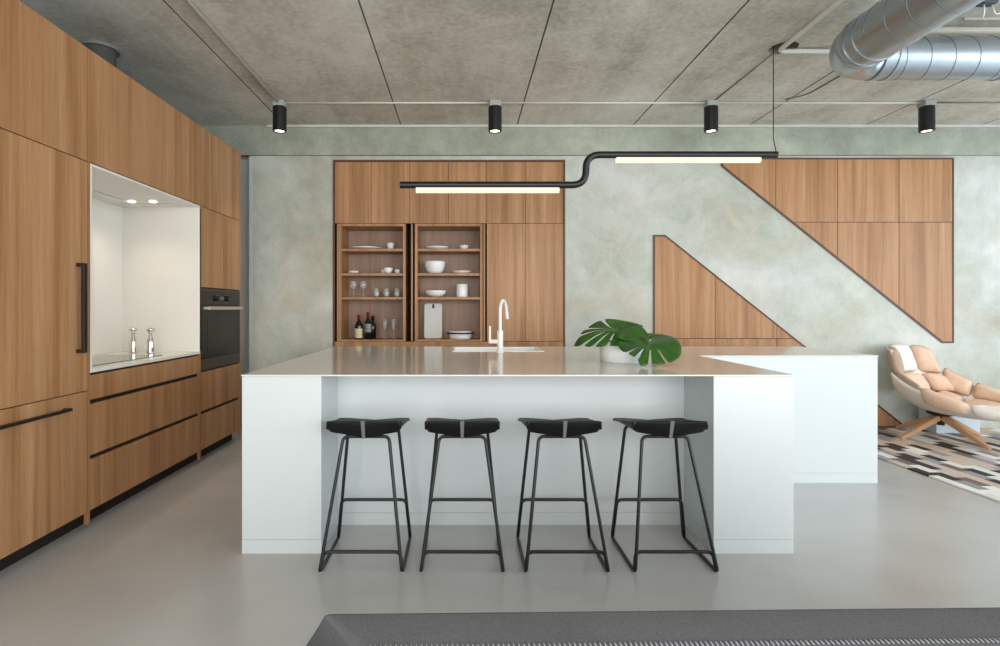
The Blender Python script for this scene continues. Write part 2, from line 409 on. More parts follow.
# base cabinet with three drawers
t = thing('base_cabinet', 'oak base cabinet with three wide handleless drawers under the hob', 'cabinet', (-2.5, ym, 0))
lbody(Y1, Y2-0.02, 0, 0.895, t)
for z0, z1 in ((0.738, 0.885), (0.418, 0.718), (0.102, 0.398)): lfront('drawer', Y1, Y2-0.02, z0, z1, t)
endp(Y2-0.02, Y2, ZR, t)
box('worktop', 0, 1, 0, 1, 0, 1, M['niche'])  # replaced below
bpy.data.objects.remove(bpy.data.objects['worktop'])
tag(box('worktop', NX, XF+0.003, Y1+0.001, Y2-0.021, 0.896, 0.915, M['niche'], bev=0.001), 'thin white worktop inside the cooking niche', 'worktop')
hb = tag(box('induction_hob', -2.70, -2.25, 3.33, 4.12, 0.9152, 0.9205, M['hob'], bev=0.001), 'flat reflecting glass hob set in the white niche worktop', 'hob')
# oven column
t = thing('oven_cabinet', 'oak tall cabinet at the far end of the left run, housing the oven', 'cabinet', (-2.5, (Y2+Y3)/2, 0))
lbody(Y2, Y3, 0, 0.745, t); 
o_ = lbody(Y2, Y3, 1.437, ZT, t)
bm = NB(); quadbox(bm, XB+0.01, XF-0.55, Y2+0.001, Y3-0.001, 0.745, 1.437); quadbox(bm, XF-0.55, XF-0.02, Y3-0.018, Y3-0.001, 0.745, 1.437); wobj('back_panel', bm, M['gap'], t)
lfront('door', Y2, Y3, ZR, ZT, t); lfront('door', Y2, Y3, 1.44, ZR, t)
lfront('drawer', Y2, Y3, 0.418, 0.742, t); lfront('drawer', Y2, Y3, 0.102, 0.398, t)
endp(Y3, Y3+0.02, ZT, t)
# oven
ov = thing('oven', 'built-in oven with dark glass door and pale bar handle', 'oven', (XF, (Y2+Y3)/2, 0.75))
box('housing', XF-0.52, XF-0.022, Y2+0.004, Y3-0.02, 0.75, 1.434, M['black'], ov)
M['inox'] = mat('dark_inox_trim', srgb(84, 74, 64), 0.4, metal=0.5)
M['panel'] = mat('oven_control_glass', srgb(44, 36, 30), 0.25, spec=0.3)
box('top_trim', XF-0.02, XF+0.001, Y2+0.004, Y3-0.004, 1.412, 1.434, M['inox'], ov)
box('control_panel', XF-0.02, XF, Y2+0.006, Y3-0.006, 1.300, 1.410, M['panel'], ov)
dr = box('door', XF-0.02, XF+0.002, Y2+0.006, Y3-0.006, 0.848, 1.296, M['glassblack'], ov)
box('window', XF+0.002, XF+0.004, Y2+0.11, Y3-0.11, 0.90, 1.20, mat('oven_window', srgb(40, 32, 24), 0.12, spec=0.25), dr)
box('bottom_trim', XF-0.02, XF+0.001, Y2+0.004, Y3-0.004, 0.752, 0.845, M['inox'], ov)
bm = NB(); quadbox(bm, XF+0.035, XF+0.05, Y2+0.05, Y3-0.04, 1.255, 1.283, 0.003)
for y in (Y2+0.05, Y3-0.07): quadbox(bm, XF+0.001, XF+0.037, y, y+0.03, 1.258, 1.28)
wobj('handle', bm, mat('pale_steel', srgb(205, 192, 176), 0.4, metal=0.5), dr, label='pale bar handle')
for y in (4.79, 5.0):
    bm = NB(); lathe(bm, [(0, 0), (0.026, 0), (0.024, 0.022), (0, 0.024)], 24)
    bmesh.ops.rotate(bm, verts=bm.verts[:], matrix=Matrix.Rotation(PI/2, 3, 'Y'), cent=(0, 0, 0)); bmesh.ops.translate(bm, verts=bm.verts[:], vec=(XF, y, 1.355))
    wobj('knob', bm, M['black'], ov, True)
box('display', XF, XF+0.0015, 4.85, 4.94, 1.342, 1.368, mat('clock_display', srgb(120, 106, 92), 0.3), ov)
# grinders
def grinder(loc, label):
    t = thing('pepper_mill', label, 'mill', loc, 'chrome mills on the niche worktop')
    bm = NB(); lathe(bm, [(0, 0), (0.030, 0), (0.031, 0.01), (0.028, 0.045), (0.030, 0.075), (0.024, 0.11), (0.015, 0.145), (0.014, 0.155), (0, 0.156)], 28)
    obj('base', bm, M['chrome'], t, 'all')
    bm = NB(); lathe(bm, [(0, 0.156), (0.012, 0.157), (0.016, 0.168), (0.032, 0.182), (0.034, 0.192), (0.026, 0.200), (0, 0.203)], 28)
    obj('crown', bm, M['chrome'], t, 'all'); return t
gA = grinder((-2.56, 4.27, 0.915), 'left chrome mill at the back of the cooking niche')
dup(gA, (-2.41, 4.24, 0.915), 'right chrome mill at the back of the cooking niche')
# ventilation pipe stub above the cabinets
t = thing('ventilation_pipe', 'short grey round pipe between cabinet top and ceiling at upper left', 'pipe', (-2.67, 4.05, ZT))
bm = NB(); tube(bm, [(-2.67, 4.05, ZT+0.002), (-2.67, 4.05, ZC-0.012)], 0.10, 32); wobj('pipe', bm, mat('dull_grey_pipe', srgb(78, 80, 74), 0.8), t, True)
bm = NB(); lathe(bm, [(0.101, -0.02), (0.125, -0.02), (0.128, 0), (0.101, 0)], 32, (-2.67, 4.05, ZC)); wobj('flange', bm, mat('dull_flange', srgb(122, 128, 124), 0.7), t, True)

# ================================================================= STORAGE WALL AT THE BACK
YF = YW-0.004; FT = 0.02
bm = NB()
for a in ((CX0, CX0+0.02, 0, CZT), (CX1-0.02, CX1, 0, CZT), (CX0+0.02, CX1-0.02, CZT-0.02, CZT)):
    quadbox(bm, a[0], a[1], YW-0.010, YW+0.58, a[2], a[3])
struct(obj('trim_4', bm, M['walnut_edge']))
px = lambda x, D=YW: (x-VX)*D/F
pz = lambda y, D=YW: H-(y-VY)*D/F
ups = [CX0+0.02] + [px(v) for v in (371.3, 409.8, 448.4, 486.8, 525.4)] + [CX1-0.02]
ZU = pz(223.4)
for i in range(3):
    x0, x2, x4 = ups[2*i], ups[2*i+1], ups[2*i+2]
    t = thing('upper_cabinet', ['oak upper cupboard with two doors over the left open shelves', 'oak upper cupboard with two doors over the right open shelves', 'oak upper cupboard with two doors over the tall doors by the plain wall'][i], 'cabinet', ((x0+x4)/2, YW+0.3, ZU), 'upper cupboards of the back storage wall')
    box('body', x0+0.001, x4-0.001, YF+FT+0.001, YW+0.56, ZU, CZT-0.021, M['gap'], t)
    for a, b in ((x0, x2), (x2, x4)): box('door', a+0.002, b-0.002, YF, YF+FT, ZU+0.002, CZT-0.023, M['wood'], t)
ZB = 0.917
shz = [pz(v) for v in (248.6, 273.2, 297.0)]
NIN = {}
SH_Y1 = YW+0.36
def shelf_unit(x0, x1, sx0, sx1, label, lp, rp):
    t = thing('shelf_unit', label, 'shelves', ((x0+x1)/2, YW+0.2, ZB), 'open shelf units of the back storage wall')
    box('side_panel', sx0-0.028, sx0, YF, SH_Y1, ZB, ZU-0.003, M['wood'], t)
    box('side_panel', sx1, sx1+0.028, YF, SH_Y1, ZB, ZU-0.003, M['wood'], t)
    box('top_panel', sx0, sx1, YF, SH_Y1, ZU-0.030, ZU-0.003, M['wood'], t)
    box('bottom_panel', sx0, sx1, YF, SH_Y1, ZB, ZB+0.018, M['wood'], t)
    box('back_panel', sx0-0.028, sx1+0.028, SH_Y1, SH_Y1+0.012, ZB, ZU-0.003, M['wood_in'], t)
    for z in shz: box('shelf', sx0, sx1, YF+0.012, SH_Y1, z-0.026, z, M['wood'], t)
    for xx in lp+rp: box('pocket_door', xx-0.009, xx+0.009, YF+0.004, SH_Y1, ZB+0.003, ZU-0.005, M['wood'], t, label='oak door slid back into its pocket')
    return t
shelf_unit(ups[0], ups[2], px(341.5), px(403), 'left open shelf unit holding the wine bottles and glasses', [px(337.8)], [])
shelf_unit(ups[2], ups[4], px(417.5), px(480), 'right open shelf unit holding the white board and bowls', [px(411.9)], [px(484.8)-0.005])
struct(box('trim_5', ups[0]-0.0, ups[4], YF+0.37+FT, YW+0.44, ZB, ZU, M['gap']))
t = thing('tall_cupboard', 'tall oak cupboard right of the open shelves, two full-height doors', 'cabinet', ((ups[4]+ups[6])/2, YW+0.3, ZB))
box('body', ups[4]+0.012, ups[6]-0.001, YF+FT+0.001, YW+0.56, ZB, ZU-0.002, M['gap'], t)
for a, b in ((ups[4], ups[5]), (ups[5], ups[6])): box('door', a+0.0015, b-0.0015, YF, YF+FT, ZB+0.002, ZU-0.003, M['wood'], t)
for i in range(3):
    a, b = ups[2*i], ups[2*i+2]
    t = thing('base_cupboard', ['oak base cupboard under the left open shelves, behind the island', 'oak base cupboard under the right open shelves, behind the tap', 'oak base cupboard under the tall doors, behind the island'][i], 'cabinet', ((a+b)/2, YW+0.3, 0), 'base cupboards of the back storage wall')
    box('body', a+0.001, b-0.001, YF+FT+0.001, YW+0.56, 0.0, ZB-0.002, M['gap'], t)
    mm = (a+b)/2
    for c, d in ((a, mm), (mm, b)): box('door', c+0.0015, d-0.0015, YF, YF+FT, 0.06, 0.84, M['wood'], t)
    box('fascia', a, b, YF, YF+FT, 0.843, ZB-0.003, M['wood'], t)

# ---------------------------------------------------------------- things on the shelves
def sx(x): return (x-VX)*(YW+0.13)/F
YS = YW+0.13
floorz = {0: shz[0], 1: shz[1], 2: shz[2], 3: ZB+0.018}
def one(name, prof, x, lvl, m, label, cat, group=None, yo=0.0, n=28, sxx=1, syy=1, z=None):
    bm = NB(); lathe(bm, prof, n, (0, 0, 0), sxx, syy)
    o = obj(name, bm, m, None, 'all' if name not in ('plate',) else True, (sx(x), YS+yo, z if z is not None else floorz[lvl])); tag(o, label, cat, group); return o
def bowlprof(r, h, foot=0.45, t=0.005):
    pr = [(0, 0), (r*foot, 0), (r*foot, 0.004)]
    for k in range(1, 9): a = k/8*PI/2; pr.append((r*foot+(r-r*foot)*math.sin(a), 0.004+(h-0.004)*(1-math.cos(a))))
    q = [(max(p[0]-t, 0), p[1]+t*0.6) for p in pr[3:]][::-1]
    q[0] = (r-t, h)
    return pr+q+[(0, 0.004+t)]
def plateprof(r, h): return [(0, 0), (r*0.6, 0), (r*0.85, h*0.35), (r, h-0.006), (r, h), (r*0.62, 0.009), (0, 0.008)]
def cupprof(r0, r1, h, t=0.004): return [(0, 0), (r0, 0), (r1, h), (r1-t, h), (r0-t, 0.006), (0, 0.006)]
g1 = 'white crockery on the open shelves'
one('plate', plateprof(0.165, 0.022), 366, 0, M['ceramic'], 'flat white platter on the top shelf of the left open unit', 'plate', g1)
one('cup', cupprof(0.030, 0.043, 0.075), 390.5, 0, M['ceramic'], 'white tapered cup on the top left shelf beside the platter', 'cup', g1)
one('bowl', bowlprof(0.062, 0.020), 353.5, 1, M['ceramic'], 'small shallow white dish, lowest of two on the second left shelf', 'bowl', g1)
one('bowl', bowlprof(0.058, 0.020), 353.5, 1, M['ceramic'], 'small shallow white dish stacked on another, second left shelf', 'bowl', g1, z=shz[1]+0.012)
one('cup', cupprof(0.024, 0.036, 0.048), 383.5, 1, M['ceramic'], 'leftmost of the three small white cups, second left shelf', 'cup', g1, yo=0.03)
one('bowl', bowlprof(0.050, 0.062), 388.8, 1, M['ceramic'], 'middle and largest of the three white cups, second left shelf', 'cup', g1, yo=-0.06)
one('cup', cupprof(0.026, 0.038, 0.050), 397, 1, M['ceramic'], 'rightmost of the three small white cups, second left shelf', 'cup', g1, yo=0.03)
one('plate', plateprof(0.128, 0.030), 437, 0, M['ceramic'], 'shallow white plate on the top shelf of the right open unit', 'plate', g1)
one('bowl', bowlprof(0.052, 0.048), 464, 0, M['ceramic'], 'small white bowl at the right of the top right shelf', 'bowl', g1)
one('bowl', bowlprof(0.112, 0.135, 0.5), 434.8, 1, M['ceramic'], 'large deep white bowl on the second right shelf', 'bowl', g1)
one('plate', plateprof(0.105, 0.030), 461.5, 1, M['ceramic'], 'white plate beside the large deep bowl, second right shelf', 'plate', g1)
one('bowl', bowlprof(0.115, 0.072, 0.35), 435.5, 2, M['ceramic'], 'wide white bowl beside the canister, third right shelf', 'bowl', g1)
one('canister', [(0, 0), (0.060, 0), (0.063, 0.01), (0.064, 0.135), (0.060, 0.142), (0.054, 0.142), (0.054, 0.01), (0, 0.01)], 462, 2, M['ceramic'], 'tall white canister on the third right shelf', 'canister', g1)
# stemware
def wineglass(x, lvl, label, kind, yo=0.0):
    nm = 'wine_glass' if kind == 'w' else 'champagne_flute'
    t = thing(nm, label, 'glass', (sx(x), YS+yo, floorz[lvl]), 'wine glasses on the third left shelf' if kind == 'w' else 'flutes beside the wine bottles')
    bm = NB()
    if kind == 'w': lathe(bm, [(0.0045, 0.085), (0.02, 0.092), (0.036, 0.115), (0.038, 0.135), (0.031, 0.175), (0.030, 0.175), (0.036, 0.135), (0.034, 0.117), (0.018, 0.095), (0, 0.090)], 24)
    else: lathe(bm, [(0.004, 0.09), (0.014, 0.105), (0.024, 0.15), (0.023, 0.215), (0.0215, 0.215), (0.0225, 0.15), (0.012, 0.108), (0, 0.10)], 24)
    obj('bowl', bm, M['glass'], t, 'all')
    hh = 0.088 if kind == 'w' else 0.094
    bm = NB(); lathe(bm, [(0, 0), (0.033, 0), (0.033, 0.002), (0.006, 0.006), (0.0035, 0.02), (0.0035, hh), (0, hh)], 24); obj('stem', bm, M['glass'], t, 'all')
    return t
wg = wineglass(353.3, 2, 'left stemmed wine glass on the third left shelf', 'w'); dup(wg, (sx(363.3), YS, floorz[2]), 'right stemmed wine glass on the third left shelf')
fl = wineglass(384.5, 3, 'left champagne flute on the bottom left shelf', 'c', 0.03); dup(fl, (sx(393.8), YS-0.02, floorz[3]), 'right champagne flute on the bottom left shelf')
def tealight(x, label):
    t = thing('tealight_glass', label, 'candle holder', (sx(x), YS, floorz[2]), 'three small candle glasses')
    bm = NB(); lathe(bm, [(0, 0), (0.030, 0), (0.036, 0.03), (0.030, 0.075), (0.020, 0.10), (0.018, 0.10), (0.028, 0.072), (0.033, 0.03), (0.027, 0.006), (0, 0.006)], 24); obj('glass', bm, M['glass'], t, 'all')
    bm = NB(); lathe(bm, [(0, 0.0065), (0.020, 0.0065), (0.022, 0.05), (0.012, 0.062), (0, 0.064)], 20); obj('candle', bm, M['candle'], t, 'all'); 
    bm = NB(); lathe(bm, [(0.037, 0.0), (0.040, 0.0), (0.040, 0.008), (0.037, 0.008)], 24); obj('base_ring', bm, M['walnut_edge'], t, True)
    return t
tl = tealight(376.5, 'leftmost of three candle glasses on the third left shelf')
dup(tl, (sx(386.5), YS, floorz[2]), 'middle of three candle glasses on the third left shelf'); dup(tl, (sx(397), YS, floorz[2]), 'rightmost of three candle glasses on the third left shelf')
def bottle(x, yo, h, label, lab, foil, burg=True):
    t = thing('wine_bottle', label, 'bottle', (sx(x), YS+yo, floorz[3]), 'wine bottles on the bottom left shelf')
    r = 0.042 if burg else 0.038
    bm = NB(); lathe(bm, [(0, 0.003), (r-0.006, 0), (r, 0.006), (r, h*0.52), (r*0.93, h*0.60), (r*0.62, h*0.69), (0.016, h*0.77), (0.0145, h*0.98), (0.0155, h), (0, h)], 28); obj('body', bm, M['winegls'], t, 'all')
    bm = NB(); lathe(bm, [(0.0155, h*0.80), (0.0175, h*0.80), (0.0165, h*0.94), (0.018, h*0.95), (0.018, h+0.002), (0, h+0.003)], 24); obj('foil', bm, foil, t, 'all')
    if lab:
        bm = NB(); z0, z1 = (0.014, 0.115) if lab == M['label'] else (0.075, 0.165)
        rings = []
        for k in range(19):
            a = -PI/2-1.25+2.5*k/18; rings.append((bm.verts.new(((r+0.0008)*math.cos(a), (r+0.0008)*math.sin(a), z0)), bm.verts.new(((r+0.0008)*math.cos(a), (r+0.0008)*math.sin(a), z1))))
        for A, B in zip(rings, rings[1:]): bm.faces.new((A[0], B[0], B[1], A[1]))
        lo = obj('label', bm, lab, t, True)
        bm = NB()
        def mark(a, z, wd, hg):
            q = []
            for (da, dz) in ((-wd, -hg), (wd, -hg), (wd, hg), (-wd, hg)): q.append(bm.verts.new(((r+0.0014)*math.cos(a+da), (r+0.0014)*math.sin(a+da), z+dz)))
            bm.faces.new(q)
        if lab == M['label']:
            for k, z in enumerate((0.095, 0.082, 0.045, 0.034)): mark(-PI/2, z, 0.5-0.07*k, 0.002)
            obj('print', bm, M['stem'], lo)
        else:
            rr = random.Random(4)
            for k in range(8):
                for j in range(5): mark(-PI/2-0.8+0.2*k+rr.uniform(-.05, .05), 0.083+j*0.018, rr.uniform(0.03, 0.09), rr.uniform(0.002, 0.006))
            obj('print', bm, M['winegls'], lo)
    return t
bottle(359.4, -0.03, 0.262, 'red-capped wine bottle with the cream label', M['label'], M['redfoil'])
bottle(368.6, -0.03, 0.292, 'red-capped wine bottle with the grey printed label', M['label2'], M['redfoil'], False)
bottle(371.6, 0.07, 0.25, 'dark capped wine bottle standing behind the grey-labelled one', None, M['winegls'], False)
# white chopping board leaning on the shelf back
t = thing('chopping_board', 'white upright chopping board with black hanging slot', 'chopping board', (sx(432.5), YS+0.12, floorz[3]))
bm = NB(); wd, hg = 0.098, 0.385; y0 = 0
pts = fillet([(0, -0.0, 0)]+[(0, 0, 0)], 0) if False else None
poly = []
for (cx, cz, a0) in ((wd-0.025, 0.025, -90), (wd-0.025, hg-0.025, 0), (-wd+0.025, hg-0.025, 90), (-wd+0.025, 0.025, 180)):
    for k in range(7): a = math.radians(a0+15*k); poly.append((cx+0.025*math.cos(a), cz+0.025*math.sin(a)))
prism(bm, poly, -0.01, 0.01)
tilt = Matrix.Rotation(-0.13, 4, 'X')
bmesh.ops.transform(bm, matrix=tilt, verts=bm.verts[:]); bmesh.ops.translate(bm, verts=bm.verts[:], vec=(0, 0, 0.0014))
obj('board', bm, M['cut'], t)
bm = NB(); quadbox(bm, -0.012, 0.012, -0.0125, 0.0125, hg-0.052, hg-0.006, 0.003); bmesh.ops.transform(bm, matrix=tilt, verts=bm.verts[:]); obj('hanging_slot', bm, M['black'], t, label='black hanging slot')
# casserole
t = thing('casserole_dish', 'oval white casserole with dark-rimmed lid, right of the chopping board', 'casserole', (sx(460.3), YS, floorz[3]))
bm = NB(); lathe(bm, [(0, 0), (0.105, 0), (0.118, 0.012), (0.126, 0.062), (0.118, 0.062), (0.11, 0.01), (0, 0.01)], 40, sx=1, sy=0.75); obj('pot', bm, M['ceramic'], t, 'all')
bm = NB(); lathe(bm, [(0.12, 0.058), (0.150, 0.058), (0.152, 0.071), (0.12, 0.072)], 40, sx=1, sy=0.75); obj('rim', bm, M['black'], t, True, label='black rim')
bm = NB(); lathe(bm, [(0.0, 0.070), (0.128, 0.072), (0.131, 0.080), (0.10, 0.086), (0, 0.088)], 40, sx=1, sy=0.75); obj('lid', bm, M['ceramic'], t, 'all')

# ================================================================= TRIANGULAR CUPBOARDS IN THE BACK WALL
def clip(poly, axis, val, keep_less):
    out = []
    for i in range(len(poly)):
        a, b = poly[i], poly[(i+1) % len(poly)]
        ia = (a[axis] <= val) == keep_less; ib = (b[axis] <= val) == keep_less
        if ia: out.append(a)
        if ia != ib:
            k = (val-a[axis])/(b[axis]-a[axis]); out.append(tuple(a[j]+(b[j]-a[j])*k for j in (0, 1)))
    return out
def inset(poly, d):
    n = len(poly); out = []
    area2 = sum(poly[i][0]*poly[(i+1) % n][1]-poly[(i+1) % n][0]*poly[i][1] for i in range(n)); s = 1 if area2 > 0 else -1
    for i in range(n):
        p0, p1, p2 = [Vector(poly[j % n]) for j in (i-1, i, i+1)]
        e1 = (p1-p0).normalized(); e2 = (p2-p1).normalized()
        n1 = Vector((-e1.y, e1.x))*s; n2 = Vector((-e2.y, e2.x))*s
        b = (n1+n2); k = d/max(0.2, (1+n1.dot(n2))); out.append(tuple(p1+b*k))
    return out
def stair_cupboard(poly, xs, zs, label):
    cx = sum(p[0] for p in poly)/len(poly); zmin = min(p[1] for p in poly)
    t = thing('stair_cupboard', label, 'cabinet', (cx, YW, zmin))
    ins = inset(poly, 0.018); bm = NB()
    ya, yb = YW-0.014, YW+0.0
    A = [[bm.verts.new((p[0], y, p[1])) for p in q] for q, y in ((poly, ya), (ins, ya), (poly, yb), (ins, yb))]
    n = len(poly)
    for i in range(n):
        j = (i+1) % n
        bm.faces.new((A[0][i], A[0][j], A[1][j], A[1][i])); bm.faces.new((A[0][i], A[2][i], A[2][j], A[0][j])); bm.faces.new((A[1][i], A[1][j], A[3][j], A[3][i]))
    wobj('frame', bm, M['walnut_edge'], t, label='dark edge frame')
    bm = NB(); prism(bm, ins, YW-0.002, YW); wobj('back_panel', bm, M['gap'], t)
    xs = [-99]+xs+[99]; zs = [-99]+zs+[99]
    for a, b in zip(xs, xs[1:]):
        for c, d in zip(zs, zs[1:]):
            q = clip(clip(clip(clip(ins, 0, a+0.003, False), 0, b-0.003, True), 1, c+0.003, False), 1, d-0.003, True)
            if len(q) < 3: continue
            ar = abs(sum(q[i][0]*q[(i+1) % len(q)][1]-q[(i+1) % len(q)][0]*q[i][1] for i in range(len(q))))/2
            if ar < 0.004: continue
            bm = NB(); prism(bm, q, YW-0.010, YW-0.0022); wobj('door', bm, M['wood'], t)
    return t
P = lambda x, y: (px(x), pz(y))
stair_cupboard([P(653, 427.5), P(653, 235), P(665, 235), P(903, 424.5), P(903, 427.5)], [px(714.7), px(776.4), px(838)], [pz(338.5)], 'lower triangular oak cupboard under the slanting concrete band')
stair_cupboard([P(721, 158), P(721, 166.5), P(941.5, 343), P(953, 343), P(953, 158)], [px(775.3), px(837), px(898.3)], [pz(222.3)], 'upper triangular oak cupboard above the slanting concrete band')

# ================================================================= ISLAND
IX0, IX1, IX2, IY0, IY1, IY2 = -1.145, 1.712, 3.012, 2.84, 3.99, 4.94
IH = 0.925; TT = 0.0065
isl = thing('kitchen_island', 'long white island with thin beige top, stepped at the right', 'kitchen island', (0.9, 3.9, 0))
SX0, SX1, SY0, SY1 = -0.085, 0.645, 4.36, 4.83
bm = NB(); zt0 = IH-TT
for a in ((IX0, SX0, IY0, IY2), (SX0, SX1, IY0, SY0), (SX0, SX1, SY1, IY2), (SX1, IX1, IY0, IY2), (IX1, IX2, IY1, IY2)):
    quadbox(bm, a[0], a[1], a[2], a[3], zt0, IH)
bmesh.ops.remove_doubles(bm, verts=bm.verts[:], dist=1e-5)
wobj('countertop', bm, M['top'], isl)
bm = NB()                                        # pale polished edge strip
e = 0.0015
for a in ((IX0-e, IX1+e, IY0-e, IY0), (IX1, IX1+e, IY0, IY1-e), (IX1, IX2+e, IY1-e, IY1), (IX2, IX2+e, IY1, IY2), (IX0-e, IX0, IY0, IY2)):
    quadbox(bm, a[0], a[1], a[2], a[3], zt0, IH-0.0005)
wobj('edge_band', bm, M['topedge'], isl)
zb, zk = zt0-0.003, 0.072
LX, RX, PY = -0.733, 1.296, 3.22
def blk(nm, x0, x1, y0, y1):
    box(nm, x0, x1, y0, y1, zk+0.0005, zb, M['white'], isl, bev=0.0015)
blk('side_block', IX0+0.002, LX, IY0+0.004, IY2-0.004)
blk('knee_panel', LX, RX, PY, PY+0.03)
blk('side_block', RX, IX1-0.002, IY0+0.004, IY1)
blk('rear_block', 1.30, IX2-0.002, IY1+0.003, IY2-0.004)
blk('rear_panel', LX, 1.30, IY2-0.06, IY2-0.004)
bm = NB(); 
for a in ((IX0+0.002, LX, IY0+0.004, IY2-0.004), (LX, RX, PY, PY+0.03), (RX, IX1-0.002, IY0+0.004, IY1), (1.30, IX2-0.002, IY1+0.003, IY2-0.004), (LX, 1.30, IY2-0.06, IY2-0.004)):
    quadbox(bm, a[0], a[1], a[2], a[3], 0, zk-0.0005)
wobj('plinth', bm, M['white'], isl)
bm = NB()
for a in ((IX0+0.006, LX-0.004, IY0+0.008, IY2-0.008), (LX, RX, PY+0.004, PY+0.026), (RX+0.004, IX1-0.006, IY0+0.008, IY1), (1.31, IX2-0.006, IY1+0.007, IY2-0.008)):
    quadbox(bm, a[0], a[1], a[2], a[3], zk-0.003, zk+0.003)
    quadbox(bm, a[0], a[1], a[2], a[3], zb-0.001, zt0)
wobj('shadow_joint', bm, mat('joint_grey', srgb(205, 208, 206), 0.8), isl)
# sink
t = thing('sink', 'white rectangular sink let into the island top behind the tap', 'sink', ((SX0+SX1)/2, (SY0+SY1)/2, IH-0.2))
bm = NB(); g0 = 0.001
x0, x1, y0, y1 = SX0+g0, SX1-g0, SY0+g0, SY1-g0; zz = IH-0.2; wv = 0.014
quadbox(bm, x0, x1, y0, y1, zz, zz+0.012); quadbox(bm, x0, x0+wv, y0, y1, zz+0.012, IH+0.003); quadbox(bm, x1-wv, x1, y0, y1, zz+0.012, IH+0.003)
quadbox(bm, x0+wv, x1-wv, y0, y0+wv, zz+0.012, IH+0.003); quadbox(bm, x0+wv, x1-wv, y1-wv, y1, zz+0.012, IH+0.003)
wobj('basin', bm, M['ceramic'], t)
bm = NB(); lathe(bm, [(0, 0), (0.042, 0), (0.042, 0.004), (0.03, 0.005), (0, 0.002)], 28, ((SX0+SX1)/2, (SY0+SY1)/2, zz+0.0121)); wobj('drain', bm, M['chrome'], t, True)
# tap
FX, FY = 0.288, 4.27
t = thing('tap', 'tall white gooseneck kitchen tap with side lever on the island', 'tap', (FX, FY, IH))
bm = NB(); lathe(bm, [(0, 0), (0.027, 0), (0.027, 0.008), (0.0235, 0.012), (0.0235, 0.165), (0.0225, 0.17), (0, 0.17)], 32); obj('body', bm, M['faucet'], t, True)
bm = NB(); pts = [Vector((0, 0, 0.165)), Vector((0, 0, 0.322))]
dirx = Vector((0.36, 0.93, 0)).normalized(); R = 0.082
for k in range(1, 15):
    a = PI*0.93*k/14; pts.append(Vector((0, 0, 0.322)) + dirx*(R-R*math.cos(a)) + Vector((0, 0, R*math.sin(a))))
last = pts[-1]; dd = (pts[-1]-pts[-2]).normalized(); pts.append(last+dd*0.04)
tube(bm, pts, 0.0125, 18); obj('spout', bm, M['faucet'], t, True)
bm = NB(); tube(bm, [last+dd*0.03, last+dd*0.085], 0.0145, 18); obj('spray_head', bm, M['faucet'], t, True)
bm = NB(); tube(bm, [(-0.02, 0, 0.085), (-0.088, 0, 0.085)], 0.0165, 20); lv = obj('lever_hub', bm, M['faucet'], t, True)
bm = NB(); quadbox(bm, -0.086, -0.072, -0.005, 0.005, 0.098, 0.205, 0.002); obj('lever', bm, M['faucet'], t)

